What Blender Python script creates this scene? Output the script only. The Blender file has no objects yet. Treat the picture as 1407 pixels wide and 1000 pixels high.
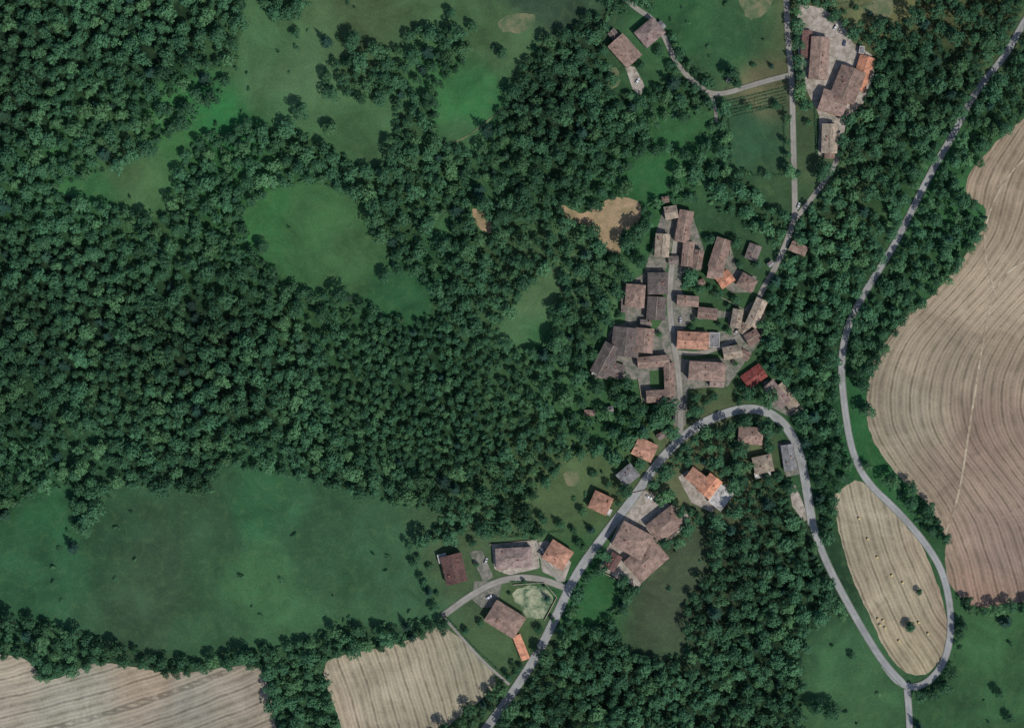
import bpy, bmesh, math, random
import numpy as np
from mathutils import Vector, Matrix
from mathutils.geometry import delaunay_2d_cdt
random.seed(7); rng=np.random.default_rng(7)
S=0.5
def W(px,py): return ((px-703.5)*S,(500-py)*S)
def lin(c):
    c=np.asarray(c,float)/255.0
    return np.where(c<=0.04045,c/12.92,((c+0.055)/1.055)**2.4)
scene=bpy.context.scene
col=scene.collection
def link(o,parent=None):
    col.objects.link(o)
    if parent: o.parent=parent
    return o

# ---------------------------------------------------------------- materials
def newmat(name):
    m=bpy.data.materials.new(name); m.use_nodes=True
    nt=m.node_tree; b=nt.nodes['Principled BSDF']
    b.inputs['Roughness'].default_value=0.9
    b.inputs['Specular IOR Level'].default_value=0.15
    return m,nt,b
def N(nt,t,**kw):
    n=nt.nodes.new(t)
    for k,v in kw.items(): setattr(n,k,v)
    return n
def noise_node(nt,vec,scale,detail=4,rough=0.6,dist=0):
    n=N(nt,'ShaderNodeTexNoise'); n.inputs['Scale'].default_value=scale
    n.inputs['Detail'].default_value=detail; n.inputs['Roughness'].default_value=rough
    n.inputs['Distortion'].default_value=dist
    nt.links.new(vec,n.inputs['Vector']); return n.outputs['Fac']
def maprange(nt,v,a,b,c,d):
    n=N(nt,'ShaderNodeMapRange'); nt.links.new(v,n.inputs[0])
    for i,x in enumerate((a,b,c,d)): n.inputs[1+i].default_value=x
    return n.outputs[0]
def math_(nt,op,a,b=None):
    n=N(nt,'ShaderNodeMath',operation=op)
    for i,x in enumerate((a,b)):
        if x is None: continue
        if isinstance(x,(int,float)): n.inputs[i].default_value=x
        else: nt.links.new(x,n.inputs[i])
    return n.outputs[0]
def scalecol(nt,c,f):
    n=N(nt,'ShaderNodeVectorMath',operation='SCALE')
    nt.links.new(c,n.inputs[0]); nt.links.new(f,n.inputs['Scale']); return n.outputs[0]
def mixcol(nt,f,a,b):
    n=N(nt,'ShaderNodeMix',data_type='RGBA')
    if isinstance(f,(int,float)): n.inputs[0].default_value=f
    else: nt.links.new(f,n.inputs[0])
    for i,x in ((6,a),(7,b)):
        if isinstance(x,(tuple,list,np.ndarray)): n.inputs[i].default_value=(*[float(t) for t in x[:3]],1)
        else: nt.links.new(x,n.inputs[i])
    return n.outputs[2]
def bump(nt,b,h,strength,dist):
    n=N(nt,'ShaderNodeBump'); n.inputs['Strength'].default_value=strength; n.inputs['Distance'].default_value=dist
    nt.links.new(h,n.inputs['Height']); nt.links.new(n.outputs[0],b.inputs['Normal'])

def grass_mat(name,amp=0.35):
    m,nt,b=newmat(name)
    g=N(nt,'ShaderNodeNewGeometry').outputs['Position']
    a=N(nt,'ShaderNodeAttribute',attribute_name='Col').outputs['Color']
    n1=noise_node(nt,g,0.7,4,0.75); n2=noise_node(nt,g,0.035,5,0.65,0.8); n3=noise_node(nt,g,0.16,4,0.7,0.3)
    f=math_(nt,'MULTIPLY',maprange(nt,n1,0.25,0.75,1-amp,1+amp),maprange(nt,n2,0.3,0.7,0.7,1.28))
    c=scalecol(nt,a,f)
    dry=mixcol(nt,maprange(nt,n3,0.5,0.72,0,0.3),c,lin((84,110,70)))
    nt.links.new(dry,b.inputs['Base Color'])
    bump(nt,b,n1,0.6,0.5)
    return m
MG=grass_mat('grass_ground',0.4); MM=grass_mat('meadow_grass',0.26)

def field_mat():
    m,nt,b=newmat('stubble_soil')
    g=N(nt,'ShaderNodeNewGeometry').outputs['Position']
    a=N(nt,'ShaderNodeAttribute',attribute_name='Col').outputs['Color']
    u=N(nt,'ShaderNodeAttribute',attribute_name='u').outputs['Fac']
    wob=noise_node(nt,g,0.03,2,0.5)
    uu=math_(nt,'ADD',u,maprange(nt,wob,0,1,-2.0,2.0))
    fine=math_(nt,'SINE',math_(nt,'MULTIPLY',uu,2*math.pi/2.6))
    tram=math_(nt,'SINE',math_(nt,'MULTIPLY',uu,2*math.pi/6.6))
    tr=maprange(nt,tram,0.5,1.0,0,1)
    n1=noise_node(nt,g,0.8,4,0.75); n2=noise_node(nt,g,0.03,5,0.65,0.8); n3=noise_node(nt,g,0.1,4,0.65,0.5)
    f=maprange(nt,fine,-1,1,0.88,1.08)
    trs=math_(nt,'MULTIPLY',tr,maprange(nt,n3,0.32,0.62,0.04,0.48))
    f=math_(nt,'MULTIPLY',f,math_(nt,'SUBTRACT',1.0,trs))
    f=math_(nt,'MULTIPLY',f,maprange(nt,n1,0.2,0.8,0.78,1.22))
    f=math_(nt,'MULTIPLY',f,maprange(nt,n2,0.3,0.7,0.72,1.2))
    c=scalecol(nt,a,f)
    c=mixcol(nt,maprange(nt,n3,0.55,0.75,0,0.45),c,lin((118,112,88)))
    nt.links.new(c,b.inputs['Base Color']); bump(nt,b,n1,0.4,0.3)
    return m
MF=field_mat()
def paved_mat(name,c1,c2,scale=0.25,amp=.2):
    m,nt,b=newmat(name)
    g=N(nt,'ShaderNodeNewGeometry').outputs['Position']
    n1=noise_node(nt,g,0.9,4,0.7); n2=noise_node(nt,g,scale,4,0.65,0.5)
    c=mixcol(nt,maprange(nt,n2,0.38,0.62,0,1),lin(c1),lin(c2))
    c=scalecol(nt,c,maprange(nt,n1,0.2,0.8,1-amp,1+amp))
    nt.links.new(c,b.inputs['Base Color']); return m
MP=paved_mat('courtyard_paving',(128,122,114),(86,92,80))
MPL=paved_mat('pale_gravel',(166,157,148),(126,120,108))
MDIRT=paved_mat('bare_earth',(160,136,108),(122,112,84),0.08,.28)
MDRY=paved_mat('dry_grass',(112,112,84),(72,92,64),0.12,.28)
MTRACK=paved_mat('tractor_track',(172,160,138),(132,116,98),0.12,.25)
MPARK=paved_mat('park_lawn',(154,156,128),(62,90,66),0.16,.2)
def road_mat(name,c0):
    m,nt,b=newmat(name)
    g=N(nt,'ShaderNodeNewGeometry').outputs['Position']
    v=N(nt,'ShaderNodeAttribute',attribute_name='v').outputs['Fac']
    n1=noise_node(nt,g,0.08,5,0.65); n2=noise_node(nt,g,1.2,4,0.7)
    av=math_(nt,'ABSOLUTE',v)
    edge=maprange(nt,math_(nt,'ADD',av,maprange(nt,n2,0.3,0.7,-0.16,0.16)),0.74,0.98,0,0.85)
    wh=maprange(nt,math_(nt,'ABSOLUTE',math_(nt,'SUBTRACT',av,0.45)),0,0.2,1.1,0.95)
    c=mixcol(nt,maprange(nt,n1,0.35,0.65,0,1),lin(c0),lin(tuple(x*0.84 for x in c0)))
    c=scalecol(nt,c,wh)
    c=mixcol(nt,edge,c,lin((84,94,76)))
    c=scalecol(nt,c,maprange(nt,n2,0.3,0.7,0.88,1.12))
    nt.links.new(c,b.inputs['Base Color']); return m
MR=road_mat('worn_asphalt',(150,151,149)); MR2=road_mat('gravelly_lane',(146,142,134))
def simple(name,c,rough=0.8,nz=0.1,scale=1.0,spec=0.2):
    m,nt,b=newmat(name); b.inputs['Roughness'].default_value=rough; b.inputs['Specular IOR Level'].default_value=spec
    t=N(nt,'ShaderNodeTexCoord').outputs['Object']
    n=noise_node(nt,t,scale,3,0.6)
    rgb=N(nt,'ShaderNodeRGB'); rgb.outputs[0].default_value=(*[float(x) for x in lin(c)],1)
    nt.links.new(scalecol(nt,rgb.outputs[0],maprange(nt,n,0.3,0.7,1-nz,1+nz)),b.inputs['Base Color']); return m
MPAINT=simple('road_paint',(176,176,172))
def roof_mat(name,c):
    m,nt,b=newmat(name)
    t=N(nt,'ShaderNodeTexCoord').outputs['Object']
    oi=N(nt,'ShaderNodeObjectInfo')
    off=N(nt,'ShaderNodeVectorMath',operation='ADD'); nt.links.new(t,off.inputs[0])
    sc=N(nt,'ShaderNodeVectorMath',operation='SCALE'); sc.inputs[0].default_value=(90,60,30); nt.links.new(oi.outputs['Random'],sc.inputs['Scale'])
    nt.links.new(sc.outputs[0],off.inputs[1]); v=off.outputs[0]
    n1=noise_node(nt,v,0.3,4,0.75,0.4); n2=noise_node(nt,v,1.6,3,0.7)
    sep=N(nt,'ShaderNodeSeparateXYZ'); nt.links.new(t,sep.inputs[0])
    row=math_(nt,'SINE',math_(nt,'MULTIPLY',sep.outputs[0],2*math.pi/0.9))
    row2=math_(nt,'SINE',math_(nt,'MULTIPLY',sep.outputs[1],2*math.pi/0.8))
    L=lin(c); D=lin(tuple(x*0.7 for x in c)); G=lin((116,112,104))
    cc=mixcol(nt,maprange(nt,n1,0.38,0.62,0,1),L,D)
    cc=mixcol(nt,maprange(nt,n2,0.48,0.7,0,0.6),cc,G)
    f=math_(nt,'MULTIPLY',maprange(nt,row,-1,1,0.84,1.12),maprange(nt,row2,-1,1,0.94,1.05))
    f=math_(nt,'MULTIPLY',f,maprange(nt,n2,0.2,0.8,0.78,1.22))
    f=math_(nt,'MULTIPLY',f,maprange(nt,oi.outputs['Random'],0,1,0.8,1.18))
    nt.links.new(scalecol(nt,cc,f),b.inputs['Base Color'])
    bump(nt,b,row,0.5,0.06)
    return m
RC={'t':(146,121,109),'o':(184,136,113),'O':(216,150,118),'d':(114,103,99),'r':(132,60,56),'g':(130,130,132),'n':(166,150,132),'w':(198,196,192),'p':(148,128,122),'b':(104,74,70)}
RM={k:roof_mat('roof_tiles_'+k if k not in 'gw' else 'roof_sheet_'+k,v) for k,v in RC.items()}
WM=[simple('plaster_cream',(190,178,152),nz=0.12,scale=0.6),simple('stone_wall',(146,136,122),nz=0.3,scale=2.5),simple('plaster_ochre',(184,156,120),nz=0.12,scale=0.6),simple('plaster_white',(196,192,186),nz=0.1,scale=0.6)]
MGLASS=simple('window_glass',(40,48,56),0.15,0.1,1,0.5)
MSH=simple('shutter_wood',(84,62,44)); MDOOR=simple('door_wood',(92,60,40)); MCH=simple('chimney_brick',(140,98,82),nz=0.3,scale=4)
MBARK=simple('bark',(88,74,60),nz=0.3,scale=3)
MHAY=simple('hay',(188,170,120),nz=0.25,scale=4)

def leaf_mat(name,dark,light):
    m,nt,b=newmat(name); b.inputs['Roughness'].default_value=0.7; b.inputs['Specular IOR Level'].default_value=0.12
    a=N(nt,'ShaderNodeAttribute',attribute_name='cl').outputs['Fac']
    tint=N(nt,'ShaderNodeAttribute',attribute_name='tint',attribute_type='INSTANCER').outputs['Fac']
    oi=N(nt,'ShaderNodeObjectInfo').outputs['Random']
    c=mixcol(nt,a,lin(dark),lin(light))
    c=mixcol(nt,maprange(nt,oi,0.7,1.0,0,0.35),c,lin((84,112,66)))
    f=math_(nt,'MULTIPLY',maprange(nt,oi,0,1,0.82,1.18),math_(nt,'ADD',tint,1.0))
    nt.links.new(scalecol(nt,c,f),b.inputs['Base Color']); return m
ML=leaf_mat('broadleaf_foliage',(42,76,56),(66,104,71))
MC=leaf_mat('conifer_foliage',(34,64,56),(48,82,66))

# ---------------------------------------------------------------- map data (survey coordinates)
MEADOWS=[
 [(345,-60),(335,0),(330,60),(322,100),(300,130),(240,150),(238,185),(200,215),(110,246),(80,250),(82,262),(100,275),(180,290),(225,300),(240,285),(252,240),(262,205),(290,186),(350,172),(400,180),(450,203),(500,235),(540,228),(552,190),(545,150),(590,140),(592,170),(610,195),(648,216),(688,160),(700,118),(740,62),(785,40),(830,10),(850,-60)],
 [(330,295),(370,262),(430,250),(480,262),(510,290),(530,340),(545,370),(580,380),(600,400),(585,445),(560,440),(510,422),(470,402),(440,410),(400,385),(370,365),(345,335)],
 [(668,467),(700,430),(730,390),(755,365),(775,372),(777,410),(762,440),(745,490),(720,482),(690,475)],
 [(858,240),(880,213),(920,205),(938,220),(930,250),(900,282),(880,287),(860,265)],
 [(890,180),(930,160),(968,170),(968,208),(930,207),(900,200)],
 [(1000,150),(1079,146),(1081,242),(1005,238)],
 [(890,-60),(1075,-60),(1083,90),(1077,102),(1010,116),(980,126),(950,95),(930,65),(915,30),(895,15)],
 [(985,140),(1030,122),(1083,115),(1084,144),(1000,150)],
 [(1095,150),(1125,150),(1160,215),(1150,245),(1110,290),(1095,290)],
 [(1030,242),(1088,245),(1090,300),(1060,290),(1030,262)],
 [(1130,-60),(1270,-60),(1255,20),(1235,38),(1200,32),(1170,40),(1140,10)],
 [(-80,735),(0,715),(40,680),(110,662),(170,665),(240,672),(290,680),(298,645),(350,642),(420,658),(500,680),(590,700),(615,715),(590,735),(560,747),(575,785),(600,838),(604,854),(540,864),(480,857),(430,880),(350,890),(270,912),(150,885),(100,868),(50,850),(-80,850)],
 [(835,880),(850,840),(885,800),(935,750),(945,715),(983,722),(972,765),(957,800),(940,850),(947,905),(880,905)],
 [(785,855),(812,790),(830,782),(865,812),(835,850),(810,870)],
 [(1108,880),(1140,835),(1165,850),(1205,905),(1240,955),(1243,1060),(1105,1060),(1098,930)],
 [(1500,825),(1407,835),(1330,845),(1318,835),(1318,890),(1295,945),(1262,965),(1258,1060),(1500,1060)],
 [(560,750),(610,738),(650,732),(730,738),(780,732),(810,760),(780,800),(755,880),(720,915),(690,925),(655,890),(620,852),(600,835)],
 [(755,655),(785,628),(835,622),(860,640),(850,665),(845,700),(815,745),(780,738),(735,728),(725,690)],
 [(920,660),(930,640),(970,638),(1010,665),(1000,690),(975,712),(940,700),(890,672)],
 [(1010,585),(1095,590),(1100,660),(1030,660)],
 [(1150,500),(1192,470),(1188,560),(1200,620),(1260,680),(1300,745),(1306,780),(1330,850),(1305,850),(1230,705),(1180,655),(1160,560)],
 [(1300,270),(1340,215),(1390,165),(1440,150),(1440,250),(1350,300),(1300,380),(1215,465),(1190,490),(1200,440),(1260,380)],
 [(1128,760),(1150,690),(1165,655),(1200,665),(1310,790),(1310,900),(1250,945),(1215,905),(1170,830)],
 [(830,20),(880,20),(915,55),(925,95),(890,140),(845,125),(830,80)],
 [(845,400),(900,290),(960,270),(1010,300),(1060,330),(1070,370),(1050,420),(1050,480),(1000,560),(880,560),(800,540),(830,460)],
]
DIRT=[[(758,280),(785,284),(800,295),(830,280),(850,267),(872,275),(887,295),(868,312),(852,322),(852,350),(835,347),(825,330),(808,312),(780,300)],
 [(645,290),(665,285),(678,310),(672,322),(655,312)],
 [(1012,-20),(1050,-20),(1062,5),(1050,25),(1030,30),(1018,10)],
 [(700,808),(745,803),(763,820),(750,848),(728,848),(712,835)],
 [(775,645),(797,648),(795,668),(775,665)],
 [(685,25),(725,15),(740,28),(715,45),(688,45)],
 [(835,90),(850,92),(852,120),(838,122)],
 [(1180,2),(1230,-5),(1225,25),(1195,28)],
]
DM=[MDIRT,MDIRT,MDRY,MPARK,MDRY,MDRY,MDRY,MDRY]
FIELDS=[
 dict(p=[(1560,60),(1440,140),(1407,163),(1385,180),(1350,215),(1330,240),(1325,262),(1338,278),(1356,284),(1352,310),(1330,348),(1290,397),(1240,440),(1215,470),(1197,500),(1189,560),(1196,600),(1220,638),(1250,668),(1282,700),(1300,740),(1297,780),(1312,815),(1345,838),(1407,826),(1560,800)],
      g=[(1500,40),(1407,163),(1352,240),(1345,310),(1285,400),(1225,450),(1194,510),(1188,560),(1200,605),(1245,660),(1282,710),(1300,770),(1318,835),(1330,900)]),
 dict(p=[(1143,684),(1160,668),(1178,658),(1203,675),(1237,712),(1265,745),(1285,790),(1300,840),(1303,880),(1290,913),(1265,930),(1240,922),(1215,893),(1188,830),(1165,780),(1150,720)],
      g=[(1130,640),(1150,720),(1165,780),(1188,830),(1215,893),(1240,922),(1270,980)]),
 dict(p=[(-120,890),(0,897),(40,905),(60,935),(90,928),(130,908),(180,915),(240,925),(300,917),(355,912),(368,940),(382,1000),(390,1120),(-120,1120)],
      g=[(-200,1060),(150,985),(420,880)]),
 dict(p=[(440,910),(480,897),(560,882),(605,857),(640,880),(690,935),(658,962),(630,985),(600,1010),(560,1080),(480,1080),(470,1000),(455,960)],
      g=[(420,880),(450,950),(490,1100)]),
]
PAVED=[
 (MP,[(898,330),(912,287),(950,290),(966,340),(966,370),(936,376),(936,400),(955,425),(1000,428),(1022,425),(1045,405),(1052,420),(1047,465),(1025,495),(1000,530),(945,535),(942,585),(925,585),(925,555),(882,553),(875,522),(815,519),(820,500),(838,455),(850,440),(856,395),(885,375)]),
 (MPL,[(1095,6),(1128,10),(1158,32),(1172,60),(1198,75),(1202,100),(1190,138),(1165,162),(1150,215),(1124,215),(1126,160),(1102,112),(1095,60)]),
 (MPL,[(866,678),(888,674),(948,708),(944,722),(905,755),(878,808),(850,795),(822,780),(850,720)]),
 (MP,[(652,798),(690,797),(684,832),(662,835),(648,822)]),
 (MP,[(645,758),(662,755),(678,792),(664,800)]),
 (MPL,[(858,90),(872,92),(886,118),(880,132),(870,125)]),
 (MPL,[(932,655),(945,645),(1004,668),(978,704),(950,690)]),
 (MPL,[(675,748),(738,742),(742,780),(700,790),(680,782)]),
 (MPL,[(740,745),(752,742),(785,772),(775,800),(745,785)]),
 (MP,[(1068,608),(1096,604),(1104,650),(1080,655)]),
 (MPL,[(1084,668),(1093,666),(1112,712),(1104,716),(1088,695)]),
 (MP,[(1048,525),(1062,520),(1105,562),(1085,572),(1060,560)]),
 (MP,[(984,335),(1003,335),(1012,370),(1040,380),(1035,402),(1005,402),(978,380)]),
]
GARDENS=[[(890,400),(916,402),(914,376),(925,330),(930,330),(918,430),(888,470),(886,440)],
 [(940,378),(984,380),(1010,410),(985,424),(955,422),(936,400)],
 [(892,510),(912,508),(912,533),(894,533)],
 [(935,480),(990,478),(998,492),(940,494)],
 [(945,535),(1000,532),(990,556),(945,560)],
 [(950,440),(1000,436),(1000,455),(935,456)],
 [(845,425),(860,428),(858,445),(846,446)],
 [(850,520),(878,522),(884,552),(860,550)]]
ROADS=[
 ('road',MR,13,[(625,1060),(668,1000),(700,958),(738,900),(765,845),(790,790),(830,735),(872,682),(900,640),(930,607),(960,583),(1000,566),(1030,560),(1060,567),(1085,590),(1100,625),(1108,670),(1116,720)]),
 ('road',MR,10.5,[(1112,700),(1116,720),(1132,765),(1157,815),(1190,873),(1215,912),(1242,940)]),
 ('road',MR,10,[(1480,-80),(1440,-20),(1407,30),(1380,80),(1340,125),(1310,185),(1280,235),(1255,285),(1230,335),(1205,375),(1180,415),(1162,455),(1155,500),(1160,560),(1170,620),(1190,662),(1235,703),(1275,750),(1298,790),(1308,850),(1302,900),(1282,932),(1256,946),(1232,936),(1214,912)]),
 ('road',MR,10,[(1246,946),(1249,975),(1252,1060)]),
 ('road',MR2,8.5,[(1079,-60),(1080,0),(1083,60),(1088,110),(1090,200),(1092,270),(1092,300),(1080,335),(1062,375),(1045,402),(1034,435),(1028,455)]),
 ('road',MR2,7.5,[(1087,103),(1040,115),(985,133),(960,120),(930,90),(915,55),(900,28),(870,10),(830,-30)]),
 ('path',MR2,5,[(974,126),(983,145),(984,168)]),
 ('road',MR2,7.5,[(1092,302),(1108,282),(1125,260),(1148,228),(1152,205),(1140,160)]),
 ('road',MR2,9,[(934,606),(936,560),(931,500),(925,470),(920,425),(921,380),(928,340),(932,300),(925,283)]),
 ('road',MR2,9.5,[(779,808),(745,795),(710,792),(675,801),(640,822),(608,846)]),
 ('path',MR2,6.5,[(930,484),(965,487),(1005,470),(1030,450)]),
 ('path',MR2,4,[(608,846),(630,870),(660,905),(700,940)]),
 ('path',MDRY,2,[(755,365),(766,382),(772,405)]),
 ('path',MDRY,2,[(608,198),(640,192),(690,150)]),
 ('path',MR2,6,[(738,745),(742,765),(760,785),(770,800)]),
 ('path',MTRACK,3,[(1298,735),(1318,680),(1330,600),(1350,470),(1368,385),(1420,350),(1500,340)]),
 ('path',MTRACK,2.5,[(1366,400),(1350,340),(1358,290),(1390,230),(1450,190)]),
]
B=[
 ('farmhouse',0,[(858,72,40,28,-48,'g','t',2),(846,52,22,12,-48,'g','d',1)]),
 ('country_house',3,[(892,47,34,28,40,'h','p',2),(906,38,14,12,40,'g','g',1)]),
 ('farm_barn',1,[(1124,82,58,26,86,'g','t',2),(1107,62,38,14,86,'s','b',1)]),
 ('farmhouse',2,[(1163,118,46,36,68,'g','t',2),(1143,143,36,30,-18,'g','t',2),(1184,102,48,22,72,'g','O',1)]),
 ('farm_barn',1,[(1138,192,40,22,88,'g','n',2),(1139,212,14,14,88,'g','t',1)]),
 ('small_stone_barn',1,[(1096,342,24,15,-25,'g','t',1)]),
 ('stone_house',1,[(939,312,44,20,80,'g','t',2),(921,293,18,18,10,'g','n',2)]),
 ('village_house',0,[(909,338,32,20,86,'g','n',2),(925,358,14,12,0,'g','d',1)]),
 ('stone_house',1,[(944,350,34,16,84,'g','t',2),(958,357,26,13,80,'g','t',2)]),
 ('village_house',0,[(988,349,42,22,72,'g','t',2),(982,375,18,22,80,'g','t',2)]),
 ('stone_house',1,[(1034,347,22,18,70,'g','d',1)]),
 ('village_house',2,[(995,384,22,19,35,'g','O',2)]),
 ('village_house',0,[(1025,389,24,20,-30,'h','t',2)]),
 ('stone_house',1,[(903,390,30,28,90,'h','d',2)]),
 ('stone_house',1,[(872,407,32,27,86,'h','t',2),(857,420,20,8,90,'s','d',1)]),
 ('stone_house',1,[(901,424,32,26,86,'g','d',2),(887,444,16,10,0,'g','d',1)]),
 ('village_house',0,[(944,414,30,15,-4,'g','t',2)]),
 ('village_house',2,[(971,431,27,16,-6,'g','t',2)]),
 ('village_house',0,[(1038,430,40,17,66,'g','n',2)]),
 ('stone_house',1,[(1011,438,26,15,80,'g','n',2),(1022,452,16,14,60,'g','n',1)]),
 ('stone_farm_complex',1,[(859,470,40,38,84,'g','d',2),(832,495,46,26,62,'g','d',2),(845,508,24,20,-20,'g','d',1),(884,468,34,26,85,'g','t',2),(817,510,9,9,0,'f','w',1)]),
 ('village_house',2,[(951,468,44,24,-3,'g','o',2),(981,467,20,14,88,'f','g',1)]),
 ('stone_house',1,[(1033,464,20,18,30,'g','t',2)]),
 ('stone_house',0,[(1005,484,26,18,10,'g','n',2),(1023,488,12,14,60,'g','t',1)]),
 ('village_house',3,[(970,510,50,26,-3,'h','t',3),(984,525,20,14,-3,'g','p',2)]),
 ('courtyard_farmstead',1,[(897,497,44,16,5,'g','t',2),(919,521,46,15,92,'g','t',2),(904,544,34,17,3,'g','t',2)]),
 ('stone_barn',1,[(1035,517,32,22,35,'g','r',1)]),
 ('stone_barn',1,[(1066,541,38,18,-48,'g','p',2),(1080,545,40,16,-52,'g','n',1)]),
 ('villa',3,[(1030,598,34,24,-4,'h','t',2)]),
 ('villa',0,[(1047,637,27,24,12,'h','n',2),(1047,651,22,8,12,'f','w',1)]),
 ('farm_shed',1,[(1083,628,36,18,98,'g','g',1)]),
 ('villa',0,[(885,617,30,26,-25,'g','o',2)]),
 ('villa',1,[(862,652,26,22,40,'h','g',2)]),
 ('villa',2,[(825,690,28,26,-25,'h','o',2),(833,701,14,9,-25,'f','w',1)]),
 ('villa',3,[(957,657,30,20,-38,'g','o',2),(974,667,30,22,52,'g','O',2),(990,683,30,22,52,'f','w',1)]),
 ('large_villa',0,[(914,719,46,32,38,'h','t',2)]),
 ('large_villa',0,[(868,741,46,38,-28,'h','t',3),(887,768,52,38,42,'h','t',2),(842,771,24,16,60,'g','b',1)]),
 ('villa',3,[(624,780,40,30,-76,'g','b',2),(608,766,12,12,14,'f','w',1)]),
 ('villa',3,[(706,765,50,28,3,'h','p',2),(690,776,14,12,3,'g','t',1)]),
 ('villa',2,[(766,761,34,30,-32,'h','o',2)]),
 ('large_villa',2,[(694,849,48,34,-32,'h','t',2),(684,842,22,20,58,'h','t',2),(716,888,36,12,-68,'s','O',1)]),
 ('garden_shed',1,[(810,567,15,8,-5,'g','t',1)]),
 ('garden_shed',1,[(838,562,9,8,10,'g','g',1)]),
 ('garden_shed',1,[(1002,112,6,8,60,'f','w',1)]),
 ('garden_shed',1,[(1183,70,10,7,80,'f','g',1)]),
 ('stone_house',1,[(914,275,10,9,10,'g','t',1)]),
 ('farm_shed',1,[(908,598,12,9,30,'g','d',1)]),
 ('garden_shed',1,[(1058,363,9,7,40,'g','g',1)]),
 ('garden_shed',1,[(963,388,10,8,20,'g','t',1)]),
]

# ---------------------------------------------------------------- raster masks
X0,Y0,X1,Y1=-260,-260,1667,1260
gx,gy=np.meshgrid(np.arange(X0,X1)+0.5,np.arange(Y0,Y1)+0.5)
H_,W_=gx.shape
def pmask(poly,pad=0):
    m=np.zeros((H_,W_),bool)
    xs=[p[0] for p in poly]; ys=[p[1] for p in poly]
    a=max(int(min(xs))-X0-1,0); b=min(int(max(xs))-X0+2,W_); c=max(int(min(ys))-Y0-1,0); d=min(int(max(ys))-Y0+2,H_)
    sx=gx[c:d,a:b]; sy=gy[c:d,a:b]; ins=np.zeros(sx.shape,bool); n=len(poly)
    for i in range(n):
        x1,y1=poly[i]; x2,y2=poly[(i+1)%n]
        if y1==y2: continue
        t=((y1>sy)!=(y2>sy))&(sx<(x2-x1)*(sy-y1)/(y2-y1)+x1)
        ins^=t
    m[c:d,a:b]=ins; return m
def linemask(m,pts,r):
    for (x1,y1),(x2,y2) in zip(pts[:-1],pts[1:]):
        a=max(int(min(x1,x2)-r)-X0,0); b=min(int(max(x1,x2)+r)-X0+2,W_); c=max(int(min(y1,y2)-r)-Y0,0); d=min(int(max(y1,y2)+r)-Y0+2,H_)
        if a>=b or c>=d: continue
        sx=gx[c:d,a:b]; sy=gy[c:d,a:b]
        L=(x2-x1)**2+(y2-y1)**2+1e-9
        t=np.clip(((sx-x1)*(x2-x1)+(sy-y1)*(y2-y1))/L,0,1)
        m[c:d,a:b]|=((sx-x1-t*(x2-x1))**2+(sy-y1-t*(y2-y1))**2)<r*r
def vnoise(x,y,scale,seed):
    r=np.random.default_rng(seed); G=r.random((256,256))
    u=x/scale; v=y/scale; i=np.floor(u).astype(int); j=np.floor(v).astype(int); fu=u-i; fv=v-j
    fu=fu*fu*(3-2*fu); fv=fv*fv*(3-2*fv)
    g=lambda a,b:G[a%256,b%256]
    return (g(i,j)*(1-fu)+g(i+1,j)*fu)*(1-fv)+(g(i,j+1)*(1-fu)+g(i+1,j+1)*fu)*fv
def fbm(x,y,scale,seed,o=4):
    s=0;a=1;t=0
    for k in range(o):
        s=s+a*vnoise(x,y,scale/2**k,seed+k); t+=a; a*=0.55
    return s/t
def chaikin(p,n=2,closed=True):
    for _ in range(n):
        q=[]
        m=len(p)
        for i in range(m if closed else m-1):
            a=p[i];b=p[(i+1)%m]
            q+= [(a[0]*.75+b[0]*.25,a[1]*.75+b[1]*.25),(a[0]*.25+b[0]*.75,a[1]*.25+b[1]*.75)]
        if not closed: q=[p[0]]+q+[p[-1]]
        p=q
    return p
def resample(p,step,closed=False):
    q=list(p)+([p[0]] if closed else [])
    P=np.array(q); d=np.hypot(*np.diff(P,axis=0).T); s=np.concatenate([[0],np.cumsum(d)])
    n=max(int(s[-1]/step),2); t=np.linspace(0,s[-1],n+1)
    r=np.stack([np.interp(t,s,P[:,0]),np.interp(t,s,P[:,1])],1)
    return r[:-1] if closed else r

clear=np.zeros((H_,W_),bool); hard=np.zeros((H_,W_),bool)
for i,p in enumerate(MEADOWS): clear|=pmask(p)
for p in DIRT: clear|=pmask(p)
hard|=pmask(DIRT[0])|pmask(DIRT[1])
for f in FIELDS: m=pmask(f['p']); clear|=m; hard|=m
for _,p in PAVED: hard|=pmask(p)
for nm,mt,w,pts in ROADS:
    linemask(hard,chaikin(pts,1,False),(w/2+(5.5 if mt is MR else 3.0)) if w>3 else 2)
linemask(hard,[(335,325),(380,372),(440,414),(520,430),(580,452),(680,478),(745,495),(790,515)],2.6)
def rectpts(cx,cy,w,h,rot):
    a=math.radians(rot); c,s=math.cos(a),math.sin(a)
    return [(cx+u*c*1+v*s, cy-u*s+v*c) for u,v in ((-w/2,-h/2),(w/2,-h/2),(w/2,h/2),(-w/2,h/2))]
for nm,wi,parts in B:
    for (cx,cy,w,h,r,t,c,st) in parts: hard|=pmask(rectpts(cx,cy,w+9,h+9,r))
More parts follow.
